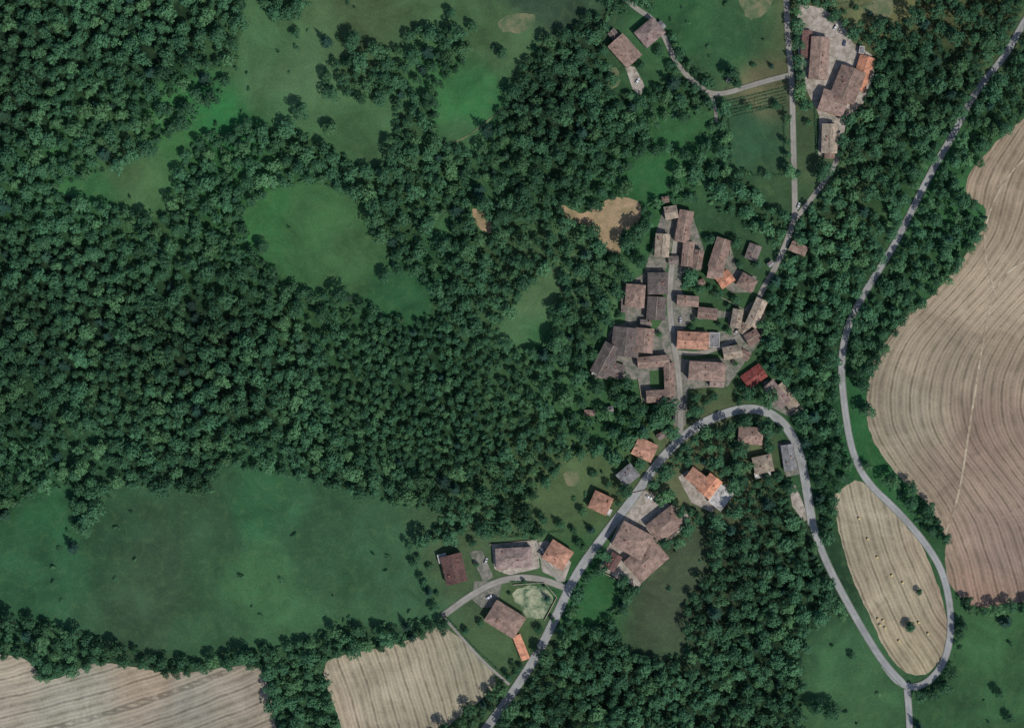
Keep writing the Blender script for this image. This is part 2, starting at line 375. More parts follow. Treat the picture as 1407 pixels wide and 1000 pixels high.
CLUMPS=[
 [(448,100),(460,85),(490,78),(520,65),(555,72),(562,45),(600,36),(632,50),(640,88),(612,108),(600,132),(560,136),(500,142),(455,132)],
 [(545,140),(600,128),(598,180),(612,200),(648,225),(655,260),(600,262),(520,240),(550,215)],
 [(108,660),(160,655),(145,690),(128,720),(118,740),(104,735)],
 [(365,890),(400,885),(440,905),(460,960),(472,1010),(388,1040),(372,945)],
 [(-60,850),(50,850),(105,870),(150,888),(270,910),(255,925),(180,912),(130,902),(90,925),(60,932),(40,903),(-60,890)],
 [(425,885),(470,858),(540,862),(600,852),(600,860),(560,880),(480,893),(435,905)],
 [(230,140),(250,120),(300,110),(310,130),(270,150),(262,175),(240,180)],
 [(345,-40),(430,-40),(420,10),(395,30),(365,15)],
 [(1140,640),(1160,640),(1170,660),(1148,680),(1138,740),(1128,760),(1115,700)],
 [(1385,330),(1430,310),(1440,370),(1400,365),(1382,350)],
 [(1265,930),(1300,915),(1290,945),(1262,962)],
 [(880,560),(925,555),(925,600),(880,605),(870,585)],
 [(830,400),(852,400),(850,440),(835,455),(825,440)],
 [(1205,655),(1225,660),(1285,715),(1296,748),(1280,740),(1232,692)],
 [(1310,180),(1350,150),(1390,120),(1440,110),(1400,160),(1340,215),(1300,270),(1285,260)],
 [(1165,500),(1215,440),(1260,380),(1300,300),(1330,250),(1335,290),(1290,385),(1200,480),(1180,540)],
 [(940,372),(958,372),(962,395),(938,398)],
 [(775,540),(870,520),(880,560),(850,610),(790,620),(765,590)],
]
fm=np.zeros((H_,W_),bool)
for p in CLUMPS: fm|=pmask(p)
forest=((~clear)|fm)&(~hard)
gap=fbm(gx.ravel(),gy.ravel(),46,91,3).reshape(H_,W_)
SPARSE=[([(740,350),(850,350),(835,450),(810,520),(760,500),(775,420)],0.75),
 ([(745,510),(880,525),(900,600),(860,640),(780,650),(740,600)],0.6),
 ([(860,150),(1000,150),(1005,240),(1090,245),(1085,320),(1000,320),(930,285),(880,300),(940,210)],0.62),
 ([(200,120),(320,90),(320,190),(220,210)],0.6),
 ([(1030,60),(1250,0),(1230,120),(1190,300),(1100,330)],0.9),
 ([(690,720),(760,640),(850,640),(820,750),(700,740)],0.55),
 ([(1150,640),(1250,660),(1310,760),(1300,790),(1200,690)],0.6),
 ([(1000,570),(1100,590),(1110,680),(1010,690)],0.65),
 ([(500,230),(660,260),(660,340),(560,340)],0.85),
 ([(1050,690),(1105,690),(1140,800),(1110,860),(1080,780)],0.75),
 ([(560,700),(760,620),(800,700),(700,735),(610,735)],0.7)]
dens=np.ones((H_,W_))
for p,d in SPARSE: dens[pmask(p)]=d
forest&=~((gap<0.2)|((dens<1)&(gap<0.26+0.28*(1-dens))))
fine_reg=pmask([(470,430),(600,440),(750,500),(740,600),(600,660),(480,620),(440,520)])

# ---------------------------------------------------------------- colour map from control samples
CS=[(400,100,66,98,72),(360,60,58,94,66),(500,20,62,86,62),(640,150,48,102,64),(700,50,60,90,64),(750,10,44,66,54),(520,190,56,90,64),(640,190,54,92,64),
 (430,300,52,92,60),(370,290,48,96,60),(500,350,54,90,60),(560,400,38,80,54),(180,240,60,92,64),(120,255,50,98,64),(240,200,52,98,62),(290,170,40,98,60),
 (740,400,70,102,74),(700,450,62,98,70),(740,460,50,92,62),(900,240,40,86,54),(930,190,40,82,52),(1040,195,42,76,58),(1020,170,42,76,58),(1000,60,42,78,54),(940,20,42,84,56),(1040,130,84,88,70),
 (80,720,38,82,56),(210,760,44,70,54),(200,830,46,72,56),(350,800,54,94,66),(345,700,42,86,60),(450,720,44,78,58),(500,780,46,82,60),(480,830,50,86,62),(560,820,50,86,64),(60,800,40,80,58),(300,870,46,80,58),(250,700,42,72,54),(300,720,44,74,56),(130,720,40,72,54),
 (900,830,54,68,56),(950,760,58,74,60),(820,820,40,86,54),(1150,900,48,84,60),(1150,960,52,88,62),(1350,900,48,86,58),(1340,960,42,76,52),(1200,600,40,88,54),(1310,260,44,88,56),(1175,600,36,84,52),
 (640,790,60,82,62),(700,840,62,86,62),(800,660,66,88,62),(1120,220,62,84,62),(1150,20,84,96,72),(1210,15,92,100,72),(970,650,80,90,70),(1060,260,48,76,54),
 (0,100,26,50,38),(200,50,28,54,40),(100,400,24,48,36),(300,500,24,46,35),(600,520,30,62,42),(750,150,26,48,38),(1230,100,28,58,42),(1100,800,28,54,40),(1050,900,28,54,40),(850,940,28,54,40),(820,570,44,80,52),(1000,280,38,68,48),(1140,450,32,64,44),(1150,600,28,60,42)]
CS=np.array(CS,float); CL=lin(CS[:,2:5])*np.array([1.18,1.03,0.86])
def colmap(px,py):
    px=np.asarray(px,float); py=np.asarray(py,float)
    wx=(fbm(px,py,70,3)-0.5)*60; wy=(fbm(px,py,70,13)-0.5)*60
    d=(px[:,None]+wx[:,None]-CS[None,:,0])**2+(py[:,None]+wy[:,None]-CS[None,:,1])**2
    w=1/(d+60)**1.9; w/=w.sum(1,keepdims=True)
    c=w@CL
    return c*(0.74+0.52*fbm(px,py,44,21))[:,None]
FC=np.array([(1290,500,144,131,112),(1350,600,135,116,101),(1380,760,140,121,107),(1370,400,158,142,120),(1380,220,146,130,110),(1250,560,140,130,111),(1340,820,140,116,100),
 (1180,700,150,141,119),(1250,820,156,145,121),(1260,910,150,139,114),(100,960,150,146,130),(20,920,156,146,128),(250,960,144,140,126),(350,930,146,136,120),(220,940,154,138,118),(520,950,154,146,124),(640,900,146,140,118),(560,900,154,144,122),(480,980,160,147,126)],float)
FL=lin(FC[:,2:5])
def fcolmap(px,py):
    wx=(fbm(px,py,60,5)-0.5)*40
    d=(px[:,None]+wx[:,None]-FC[None,:,0])**2+(py[:,None]-FC[None,:,1])**2
    w=1/(d+200)**1.7; w/=w.sum(1,keepdims=True)
    return (w@FL)*(0.86+0.28*fbm(px,py,50,31))[:,None]

def mesh_obj(name,verts,faces,mats,parent=None,smooth=False):
    me=bpy.data.meshes.new(name); me.from_pydata([tuple(map(float,v)) for v in verts],[],faces)
    for m in mats: me.materials.append(m)
    o=bpy.data.objects.new(name,me); link(o,parent)
    return o
def setcol(me,c):
    a=me.color_attributes.new('Col','FLOAT_COLOR','POINT')
    rgba=np.ones((len(c),4),np.float32); rgba[:,:3]=c; a.data.foreach_set('color',rgba.ravel())
def setf(me,name,v):
    a=me.attributes.new(name,'FLOAT','POINT'); a.data.foreach_set('value',np.asarray(v,np.float32))

def axis(lo,hi,step):
    f=np.arange(lo,hi+step,step)
    return np.concatenate([[-6000,-3000,-1500,-900],f,[900,1500,3000,6000]])
ax=axis(-480,480,2.5); ay=axis(-380,380,2.5)
AX,AY=np.meshgrid(ax,ay); nx,ny=len(ax),len(ay)
px=AX.ravel()/S+703.5; py=500-AY.ravel()/S
c=np.concatenate([colmap(px[i:i+20000],py[i:i+20000]) for i in range(0,len(px),20000)])
ii=np.clip((py-Y0).astype(int),0,H_-1); jj=np.clip((px-X0).astype(int),0,W_-1)
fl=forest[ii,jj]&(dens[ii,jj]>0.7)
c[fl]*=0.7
idx=np.arange(nx*ny).reshape(ny,nx)
quads=np.stack([idx[:-1,:-1],idx[:-1,1:],idx[1:,1:],idx[1:,:-1]],-1).reshape(-1,4)
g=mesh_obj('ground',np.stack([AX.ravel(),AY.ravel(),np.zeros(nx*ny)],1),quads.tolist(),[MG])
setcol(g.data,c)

def sheet(name,poly,z,mat,jit=0.0,step=4.0,smooth=2,kind='m',guide=None,shift=False):
    p=chaikin(poly,smooth) if smooth else poly
    b=resample(p,3.0 if jit else 6.0,True)
    if jit:
        b=b+np.stack([(fbm(b[:,0],b[:,1],14,41,3)-.5),(fbm(b[:,0],b[:,1],14,51,3)-.5)],1)*jit*2.6
    xs,ys=b[:,0],b[:,1]
    st=step/S
    m=pmask([tuple(q) for q in b])
    ix=np.arange(xs.min()+st/2,xs.max(),st); iy=np.arange(ys.min()+st/2,ys.max(),st)
    IX,IY=np.meshgrid(ix,iy); IX=IX.ravel();IY=IY.ravel()
    ok=(IX>X0+2)&(IX<X1-2)&(IY>Y0+2)&(IY<Y1-2); IX=IX[ok];IY=IY[ok]
    ok=m[(IY-Y0).astype(int),(IX-X0).astype(int)]; IX=IX[ok];IY=IY[ok]
    pts=[Vector(W(*q)) for q in b]+[Vector(W(x,y)) for x,y in zip(IX,IY)]
    v,e,f,_,_,_=delaunay_2d_cdt(pts,[],[list(range(len(b)-1,-1,-1))],1,1e-4)
    V=np.array([(q.x,q.y,z) for q in v])
    o=mesh_obj(name,V,[list(t) for t in f],[mat])
    qx=V[:,0]/S+703.5; qy=500-V[:,1]/S
    if kind=='m': setcol(o.data,colmap(qx,qy))
    if kind=='f':
        setcol(o.data,fcolmap(qx,qy))
        G=resample(chaikin(guide,3,False),5)
        if shift:
            yy=np.arange(0,1000,4.0); xx=np.interp(yy,G[:,1],G[:,0])
            k=np.exp(-np.linspace(-2.5,2.5,31)**2); k/=k.sum(); xs_=np.convolve(np.pad(xx,15,mode='edge'),k,'valid')
            sl=np.gradient(xs_,yy); cs_=1/np.sqrt(1+sl**2)
            cs_=np.convolve(np.pad(cs_,15,mode='edge'),k,'valid')
            d=(qx-np.interp(qy,yy,xs_))*(0.5+.5*cs_.mean())
        else:
            d=np.full(len(qx),1e9)
            for (x1,y1),(x2,y2) in zip(G[:-1],G[1:]):
                L=(x2-x1)**2+(y2-y1)**2; t=np.clip(((qx-x1)*(x2-x1)+(qy-y1)*(y2-y1))/L,0,1)
                d=np.minimum(d,np.hypot(qx-x1-t*(x2-x1),qy-y1-t*(y2-y1)))
        setf(o.data,'u',d*S)
    me=o.data
    if me.polygons and me.polygons[0].normal.z<0: me.flip_normals()
    return o
for i,p in enumerate(MEADOWS): sheet('meadow',p,0.03+0.004*i,MM,3 if i not in (5,7) else .5,4,1 if i not in (5,7) else 0)
for i,p in enumerate(DIRT): sheet('bare_ground',p,0.16+0.004*i,DM[i],3.5,6,1,'n')
for i,f in enumerate(FIELDS): sheet('crop_field',f['p'],0.20+0.004*i,MF,1.6,2.5,1,'f',f['g'],i==0)
for i,(m,p) in enumerate(PAVED): sheet('courtyard_pavement',p,0.24+0.004*i,m,0.8,8,0,'n')
for i,p in enumerate(GARDENS): sheet('garden_lawn',p,0.30+0.003*i,MM,0.8,4,0,'m')

def ribbon(pts,off0,off1,z,nseg=4):
    P=resample(chaikin(pts,3,False),5.0); P=np.array([W(*q) for q in P])
    T=np.gradient(P,axis=0); T/=np.linalg.norm(T,axis=1,keepdims=True)+1e-9; Nn=np.stack([-T[:,1],T[:,0]],1)
    V=[];U=[]
    for k in range(nseg+1):
        o=off0+(off1-off0)*k/nseg
        V.append(P+Nn*o); U.append(np.full(len(P),o))
    n=len(P); V=np.stack(V,1).reshape(-1,2); U=np.stack(U,1).ravel()
    F=[]
    for i in range(n-1):
        for k in range(nseg):
            a=i*(nseg+1)+k; F.append([a,a+nseg+1,a+nseg+2,a+1])
    V3=np.concatenate([V,np.full((len(V),1),z)],1)
    return V3,F,U
for i,(nm,mat,w,pts) in enumerate(ROADS):
    hw=w*S/2; z=0.44-0.006*i
    V,F,U=ribbon(pts,-hw,hw,z)
    o=mesh_obj(nm,V,F,[mat]); setf(o.data,'v',U/hw)
    if o.data.polygons[0].normal.z<0: o.data.flip_normals()
    if w>=12:
        VV=[];FF=[]
        for s in (-1,1):
            v,f,u=ribbon(pts,s*(hw-0.75)-0.06,s*(hw-0.75)+0.06,z+0.008,1)
            n0=len(VV); VV+=v.tolist(); FF+=[[a+n0 for a in q] for q in f]
        v,f,u=ribbon(pts,-0.06,0.06,z+0.008,1)
        n0=len(VV); VV+=v.tolist(); FF+=[[a+n0 for a in q] for k,q in enumerate(f) if (k//2)%2==0]
        mo=mesh_obj('lane_markings',VV,FF,[MPAINT],o)
        if mo.data.polygons[0].normal.z<0: mo.data.flip_normals()

# ---------------------------------------------------------------- buildings
class MB:
    def __init__(s): s.v=[];s.f=[]
    def box(s,cx,cy,cz,sx,sy,sz,M=None):
        n=len(s.v)
        for z in (-.5,.5):
            for x,y in ((-.5,-.5),(.5,-.5),(.5,.5),(-.5,.5)):
                q=Vector((cx+x*sx,cy+y*sy,cz+z*sz)); s.v.append(M@q if M else q)
        s.f+=[[n+a for a in q] for q in ((0,3,2,1),(4,5,6,7),(0,1,5,4),(1,2,6,5),(2,3,7,6),(3,0,4,7))]
    def poly(s,vs,fs,M=None):
        n=len(s.v); s.v+=[M@Vector(q) if M else Vector(q) for q in vs]; s.f+=[[n+a for a in q] for q in fs]
    def obj(s,name,mat,parent,loc=None,rot=0):
        if not s.v: return
        o=mesh_obj(name,s.v,s.f,[mat],parent)
        if loc: o.location=loc; o.rotation_euler=(0,0,rot)
        return o
for bi,(nm,wi,parts) in enumerate(B):
    bx,by=W(parts[0][0],parts[0][1])
    E=bpy.data.objects.new(nm,None); E.empty_display_size=2; link(E); E.location=(bx,by,0)
    for k,(cx,cy,w,h,rot,typ,cc,st) in enumerate(parts):
        x,y=W(cx,cy); x-=bx;y-=by; rot=math.radians(rot)
        w*=S*1.0;h*=S*1.0
        ov=0.5 if typ!='f' else 0.0
        wl,hl=w-2*ov,h-2*ov
        if h>w: w,h,wl,hl=h,w,hl,wl; rot+=math.pi/2
        Ht=2.9*st+0.5+0.4*random.random()+0.13*k
        wb=MB(); rb=MB(); cb=MB(); win=MB(); sh=MB(); dr=MB(); rc=MB()
        rise=h/2*math.tan(math.radians(19+4*random.random()))
        if typ=='f':
            wb.box(0,0,Ht/2,wl,hl,Ht)
            rb.box(0,0,Ht+0.06,w-0.5,h-0.5,0.12)
            for sx,sy,lx,ly in ((0,h/2-.12,w,.24),(0,-h/2+.12,w,.24),(w/2-.12,0,.24,h-.5),(-w/2+.12,0,.24,h-.5)):
                cb.box(sx,sy,Ht+0.25,lx,ly,0.5)
            rb.box(w*0.18,h*0.1,Ht+0.5,1.1,0.9,0.75)
        elif typ=='s':
            wb.poly([(-wl/2,-hl/2,0),(wl/2,-hl/2,0),(wl/2,hl/2,0),(-wl/2,hl/2,0),(-wl/2,-hl/2,Ht-.4),(wl/2,-hl/2,Ht-.4),(wl/2,hl/2,Ht+rise*.8-.1),(-wl/2,hl/2,Ht+rise*.8-.1)],
              [(0,1,5,4),(1,2,6,5),(2,3,7,6),(3,0,4,7),(4,5,6,7)])
            a,b_=Ht-.38,Ht+rise*.8
            rb.poly([(-w/2,-h/2,a),(w/2,-h/2,a),(w/2,h/2,b_),(-w/2,h/2,b_),(-w/2,-h/2,a+.22),(w/2,-h/2,a+.22),(w/2,h/2,b_+.22),(-w/2,h/2,b_+.22)],
              [(0,3,2,1),(4,5,6,7),(0,1,5,4),(1,2,6,5),(2,3,7,6),(3,0,4,7)])
        else:
            ins=h/2 if typ=='h' else 0
            ins=min(ins,w/2-0.3)
            wi_=wl/2
            if typ=='g':
                wb.poly([(-wi_,-hl/2,0),(wi_,-hl/2,0),(wi_,hl/2,0),(-wi_,hl/2,0),(-wi_,-hl/2,Ht),(wi_,-hl/2,Ht),(wi_,hl/2,Ht),(-wi_,hl/2,Ht),(-wi_,0,Ht+rise*hl/h),(wi_,0,Ht+rise*hl/h)],
                 [(0,1,5,4),(1,2,6,9,5),(2,3,7,6),(3,0,4,8,7),(4,5,9,8),(7,8,9,6)])
            else: wb.box(0,0,Ht/2,wl,hl,Ht)
            z0=Ht-ov*rise/(h/2)+0.03; z1=z0+0.2; zr=z1+rise
            rb.poly([(-w/2,-h/2,z0),(w/2,-h/2,z0),(w/2,h/2,z0),(-w/2,h/2,z0),(-w/2,-h/2,z1),(w/2,-h/2,z1),(w/2,h/2,z1),(-w/2,h/2,z1),(-w/2+ins,0,zr),(w/2-ins,0,zr)],
              [(0,1,5,4),(2,3,7,6),(4,5,9,8),(6,7,8,9)]+[(1,2,6,5),(3,0,4,7),(5,6,9),(7,4,8)])
            rc.box(0,0,zr+.02,max(w-2*ins,0.4),0.34,0.14)
            for ci in range(1 if w<12 else 2):
                xx=random.uniform(-w*.32,w*.32); yy=random.choice((-1,1))*random.uniform(.12,.3)*h
                zc=zr-abs(yy)/(h/2)*rise
                cb.box(xx,yy,zc+.35,.75,.6,1.5); cb.box(xx,yy,zc+1.17,.95,.8,.14)
        for side in range(4):
            L=(wl,hl,wl,hl)[side]; D=(hl,wl,hl,wl)[side]/2
            M=Matrix.Rotation(side*math.pi/2,4,'Z')
            n=max(int(L/3.4),1)
            for s_ in range(st):
                for q in range(n):
                    xx=(q+.5)/n*L-L/2; zz=1.6+2.9*s_
                    if zz>Ht-0.9: continue
                    if s_==0 and side==0 and q==n//2 and k==0:
                        dr.box(xx,-D-.02,1.1,1.2,.08,2.2,M); continue
                    win.box(xx,-D-.01,zz,.95,.06,1.3,M)
                    for e in (-1,1): sh.box(xx+e*.74,-D-.03,zz,.5,.07,1.36,M)
        wb.obj('walls',WM[wi],E,(x,y,0),rot)
        rb.obj('roof',RM[cc],E,(x,y,0),rot); rc.obj('ridge_tiles',RM['n' if cc in 'tdpn' else cc],E,(x,y,0),rot)
        cb.obj('parapet' if typ=='f' else 'chimney',WM[3] if typ=='f' else MCH,E,(x,y,0),rot)
        win.obj('windows',MGLASS,E,(x,y,0),rot); sh.obj('shutters',MSH,E,(x,y,0),rot); dr.obj('door',MDOOR,E,(x,y,0),rot)

# ---------------------------------------------------------------- trees
def leafquad(V,F,C,p,nrm,size,cv,r,k=4):
    nrm=nrm.normalized(); t=nrm.orthogonal().normalized(); t=Matrix.Rotation(r.random()*6.28,3,nrm)@t; b=nrm.cross(t)
    n=len(V)
    for i in range(k):
        a=6.283*i/k+r.uniform(-.3,.3); rr=size*r.uniform(.6,1.1)
        V.append(p+t*math.cos(a)*rr+b*math.sin(a)*rr*.8+nrm*r.uniform(-.15,.15)*size)
        C.append(cv)
    F.append(list(range(n,n+k)))
def limb(V,F,C,a,b,ra,rb,seg=5):
    d=(b-a).normalized(); t=d.orthogonal().normalized(); u=d.cross(t); n=len(V)
    for p,r_ in ((a,ra),(b,rb)):
        for i in range(seg):
            an=6.283*i/seg; V.append(p+t*math.cos(an)*r_+u*math.sin(an)*r_); C.append(0)
    for i in range(seg): F.append([n+i,n+(i+1)%seg,n+seg+(i+1)%seg,n+seg+i])
def make_tree(name,seed,kind,lite=False):
    r=random.Random(seed); V=[];F=[];C=[]
    if kind=='b':
        Hh=r.uniform(9,11.5); R=4.0
        top=Vector((r.uniform(-.4,.4),r.uniform(-.4,.4),Hh*.72))
        limb(V,F,C,Vector((0,0,-.1)),Vector((0,0,Hh*.35)),.32,.24,6); limb(V,F,C,Vector((0,0,Hh*.35)),top,.24,.07,5)
        cl=[]
        nc=r.randint(11,17)
        ex=r.uniform(.82,1.1)
        for i in range(nc):
            a=i*2.4+r.uniform(-.6,.6); q=math.sqrt((i+.5)/nc); rad=q*R*.74*r.uniform(.75,1.15)
            z=Hh*(.86-.40*q*q)+r.uniform(-.7,.6)
            cl.append((Vector((math.cos(a)*rad*ex,math.sin(a)*rad/ex,z)),r.uniform(1.0,1.75)))
        for i in range(0 if lite else 6):
            a=r.random()*6.28; rad=R*r.uniform(.4,.8); cl.append((Vector((math.cos(a)*rad,math.sin(a)*rad,Hh*r.uniform(.34,.46))),r.uniform(.9,1.4)))
        for p,cr in cl[::3 if lite else 2]: limb(V,F,C,Vector((0,0,Hh*r.uniform(.28,.5))),p,.12,.03,3)
        nb=len(F)
        for p,cr in cl:
            cv=r.random()
            for j in range(int((17 if lite else 38)*cr*cr)):
                d=Vector((r.gauss(0,1),r.gauss(0,1),r.gauss(.5 if lite else .25,1))).normalized()
                rr=cr*r.uniform(.7,1.05)
                pp=p+Vector((d.x*rr,d.y*rr,d.z*rr*.8))
                nn=d+Vector((r.uniform(-.4,.4),r.uniform(-.4,.4),r.uniform(-.1,.5)))
                leafquad(V,F,C,pp,nn,r.uniform(.36,.62) if lite else r.uniform(.24,.44),min(max(cv*.6+r.random()*.4,0),1),r)
        mat=ML
    elif kind=='c':
        Hh=r.uniform(12,14); R=3.0
        limb(V,F,C,Vector((0,0,-.1)),Vector((0,0,Hh*.95)),.28,.03,6)
        levels=13; leaves=[]
        for l in range(levels):
            f=l/(levels-1); z=Hh*(.16+.82*f); rad=R*(1-f)**.85+.25; nb_=max(int(9*(1-f))+3,3)
            for q in range(nb_):
                a=r.random()*6.28; L=rad*r.uniform(.75,1.1); end=Vector((math.cos(a)*L,math.sin(a)*L,z-.18*L))
                limb(V,F,C,Vector((0,0,z)),end,.05,.01,3); leaves.append((Vector((0,0,z)),end))
        nb=len(F)
        for a_,e_ in leaves:
            n=int((e_-a_).length*5)+2
            for j in range(n):
                t=(j+.6)/n; p=a_.lerp(e_,t)+Vector((r.uniform(-.2,.2),r.uniform(-.2,.2),r.uniform(-.1,.1)))
                leafquad(V,F,C,p,Vector((r.uniform(-.5,.5),r.uniform(-.5,.5),1)),r.uniform(.22,.4),r.random(),r)
        mat=MC
    else:
        cl=[(Vector((r.uniform(-1.1,1.1),r.uniform(-1.1,1.1),r.uniform(.8,1.8))),r.uniform(.7,1.1)) for _ in range(6)]
        for p,cr in cl: limb(V,F,C,Vector((0,0,-.1)),p,.06,.02,3)
        nb=len(F)
        for p,cr in cl:
            cv=r.random()
            for j in range(int(26*cr)):
                d=Vector((r.gauss(0,1),r.gauss(0,1),r.gauss(.3,1))).normalized(); rr=cr*r.uniform(.55,1.05)
                leafquad(V,F,C,p+d*rr,d+Vector((r.uniform(-.5,.5),r.uniform(-.5,.5),.3)),r.uniform(.28,.5),min(cv*.6+r.random()*.4,1),r)
        mat=ML
    me=bpy.data.meshes.new(name); me.from_pydata([tuple(v) for v in V],[],F)
    me.materials.append(MBARK); me.materials.append(mat)
    mi=np.zeros(len(F),np.int32); mi[nb:]=1; me.polygons.foreach_set('material_index',mi)
    setf(me,'cl',C); return me
lite=[make_tree('forest_broadleaf_mesh_%d'%i,150+i,'b',True) for i in range(11)]
broad=[make_tree('broadleaf_mesh_%d'%i,100+i,'b') for i in range(8)]
conif=[make_tree('conifer_mesh_%d'%i,200+i,'c') for i in range(3)]
shrub=[make_tree('shrub_mesh_%d'%i,300+i,'s') for i in range(4)]
def coll(name,ms):
    c=bpy.data.collections.new(name)
    for i,m in enumerate(ms): c.objects.link(bpy.data.objects.new('%s_%02d'%(name,i),m))
    return c
CT=coll('forest_tree',lite+conif[:1]); CSH=coll('shrub',shrub)
def scatter(name,pts,scl,zs,tint,nidx,collection,idx=None):
    n=len(pts); me=bpy.data.meshes.new(name)
    P=np.zeros((n,3),np.float32); P[:,0]=(pts[:,0]-703.5)*S; P[:,1]=(500-pts[:,1])*S
    me.vertices.add(n); me.vertices.foreach_set('co',P.ravel())
    a=me.attributes.new('rot','FLOAT_VECTOR','POINT'); r=np.zeros((n,3),np.float32); r[:,2]=rng.random(n)*6.283; r[:,0]=rng.normal(0,.07,n); r[:,1]=rng.normal(0,.07,n); a.data.foreach_set('vector',r.ravel())
    a=me.attributes.new('scl','FLOAT_VECTOR','POINT'); s=np.stack([scl,scl*rng.uniform(.82,1.18,n),zs],1).astype(np.float32); a.data.foreach_set('vector',s.ravel())
    setf(me,'tint',tint)
    a=me.attributes.new('idx','INT','POINT'); a.data.foreach_set('value',(rng.integers(0,nidx,n) if idx is None else idx).astype(np.int32))
    o=bpy.data.objects.new(name,me); link(o)
    ng=bpy.data.node_groups.new('scatter_'+name,'GeometryNodeTree')
    ng.interface.new_socket('Geometry',in_out='INPUT',socket_type='NodeSocketGeometry'); ng.interface.new_socket('Geometry',in_out='OUTPUT',socket_type='NodeSocketGeometry')
    gi=ng.nodes.new('NodeGroupInput'); go=ng.nodes.new('NodeGroupOutput')
    ci=ng.nodes.new('GeometryNodeCollectionInfo'); ci.inputs[0].default_value=collection; ci.inputs['Separate Children'].default_value=True; ci.inputs['Reset Children'].default_value=True
    ip=ng.nodes.new('GeometryNodeInstanceOnPoints'); ip.inputs['Pick Instance'].default_value=True
    def na(nme,t):
        q=ng.nodes.new('GeometryNodeInputNamedAttribute'); q.data_type=t; q.inputs['Name'].default_value=nme
        return [x for x in q.outputs if x.name=='Attribute' and x.enabled][0]
    L=ng.links.new
    L(gi.outputs[0],ip.inputs['Points']); L(ci.outputs[0],ip.inputs['Instance'])
    L(na('idx','INT'),ip.inputs['Instance Index']); L(na('rot','FLOAT_VECTOR'),ip.inputs['Rotation']); L(na('scl','FLOAT_VECTOR'),ip.inputs['Scale'])
    L(ip.outputs[0],go.inputs[0])
    md=o.modifiers.new('scatter','NODES'); md.node_group=ng
    return o
def jgrid(sp,jit):
    xs=np.arange(X0+4,X1-4,sp); ys=np.arange(Y0+4,Y1-4,sp*.87)
    XX,YY=np.meshgrid(xs,ys); XX=XX+(np.arange(len(ys))%2)[:,None]*sp/2
    p=np.stack([XX.ravel(),YY.ravel()],1)+rng.uniform(-jit,jit,(XX.size,2))
    return p[(p[:,0]>X0+1)&(p[:,0]<X1-1)&(p[:,1]>Y0+1)&(p[:,1]<Y1-1)]
def at(m,p): return m[(p[:,1]-Y0).astype(int),(p[:,0]-X0).astype(int)]
NC=95000
cand=np.stack([rng.uniform(X0+130,X1-130,NC),rng.uniform(Y0+130,Y1-130,NC)],1)
cand=cand[at(forest,cand)]
rr=np.exp(rng.normal(0,.27,len(cand)))*(6.2+3.6*fbm(cand[:,0],cand[:,1],80,61))
rr=np.where(at(fine_reg,cand),np.exp(rng.normal(0,.15,len(cand)))*5.6,rr); rr=np.clip(rr,4.2,13.5)
dd=at(dens,cand); sp=rr/np.sqrt(dd)
order=np.argsort(-rr*np.exp(rng.normal(0,.35,len(cand))))
cell=14.0; gridd={}; keep=[]
cx_=cand[:,0].tolist(); cy_=cand[:,1].tolist(); rl=sp.tolist()
for i in order.tolist():
    x,y,r_=cx_[i],cy_[i],rl[i]; a=int(x//cell); b=int(y//cell); ok=True
    for u in (a-1,a,a+1):
        for v in (b-1,b,b+1):
            for (x2,y2,r2) in gridd.get((u,v),()):
                q=.76*(r_+r2)
                if (x-x2)**2+(y-y2)**2<q*q: ok=False;break
            if not ok: break
        if not ok: break
    if ok: gridd.setdefault((a,b),[]).append((x,y,r_)); keep.append(i)
keep=np.array(keep); P_=cand[keep]; rk=rr[keep]
sc=rk*S/4*1.08
zz=(0.35+0.65*sc)*rng.uniform(.8,1.3,len(sc))
tn=(fbm(P_[:,0],P_[:,1],120,71)-.5)*1.0+(fbm(P_[:,0],P_[:,1],35,77)-.5)*.5+rng.normal(0,.1,len(P_))
br=np.exp(-((P_[:,0]-640)**2/180**2+(P_[:,1]-560)**2/90**2))*0.14+np.exp(-((P_[:,0]-1140)**2/60**2+(P_[:,1]-400)**2/160**2))*0.15
dk=np.exp(-((P_[:,0]-740)**2/90**2+(P_[:,1]-200)**2/130**2))*0.2
tn=np.clip(tn+br-dk-0.04,-.5,.55)
ci_=rng.integers(0,11,len(P_)); ci_[rng.random(len(P_))<.03]=11
scatter('forest',P_,sc,zz,tn,12,CT,ci_)
pS=jgrid(8,4.0)
blur=forest.astype(np.float32)
for _ in range(3):
    for ax_ in (0,1):
        cs=np.cumsum(np.pad(blur,[(6,6) if a==ax_ else (0,0) for a in (0,1)],mode='edge'),axis=ax_)
        blur=(np.take(cs,range(12,cs.shape[ax_]),ax_)-np.take(cs,range(0,cs.shape[ax_]-12),ax_))/12
eb=at(blur,pS); dn=at(dens,pS); hd=at(hard,pS)
inf=(pS[:,0]>-60)&(pS[:,0]<1470)&(pS[:,1]>-60)&(pS[:,1]<1060)
k=inf&(~hd)&(((eb>0.25)&(eb<0.85)&(rng.random(len(pS))<.7))|((dn<1)&(eb>.25)&(rng.random(len(pS))<.6)))
pM=jgrid(16,8); kM=(at(clear,pM)&~at(hard,pM))&(rng.random(len(pM))<.035*(fbm(pM[:,0],pM[:,1],60,99)>.5)*2)
pS=np.concatenate([pS[k],pM[kM]])
scatter('undergrowth_shrubs',pS,rng.uniform(.5,1.4,len(pS)),rng.uniform(.6,1.5,len(pS)),rng.normal(0.06,.18,len(pS)),4,CSH)

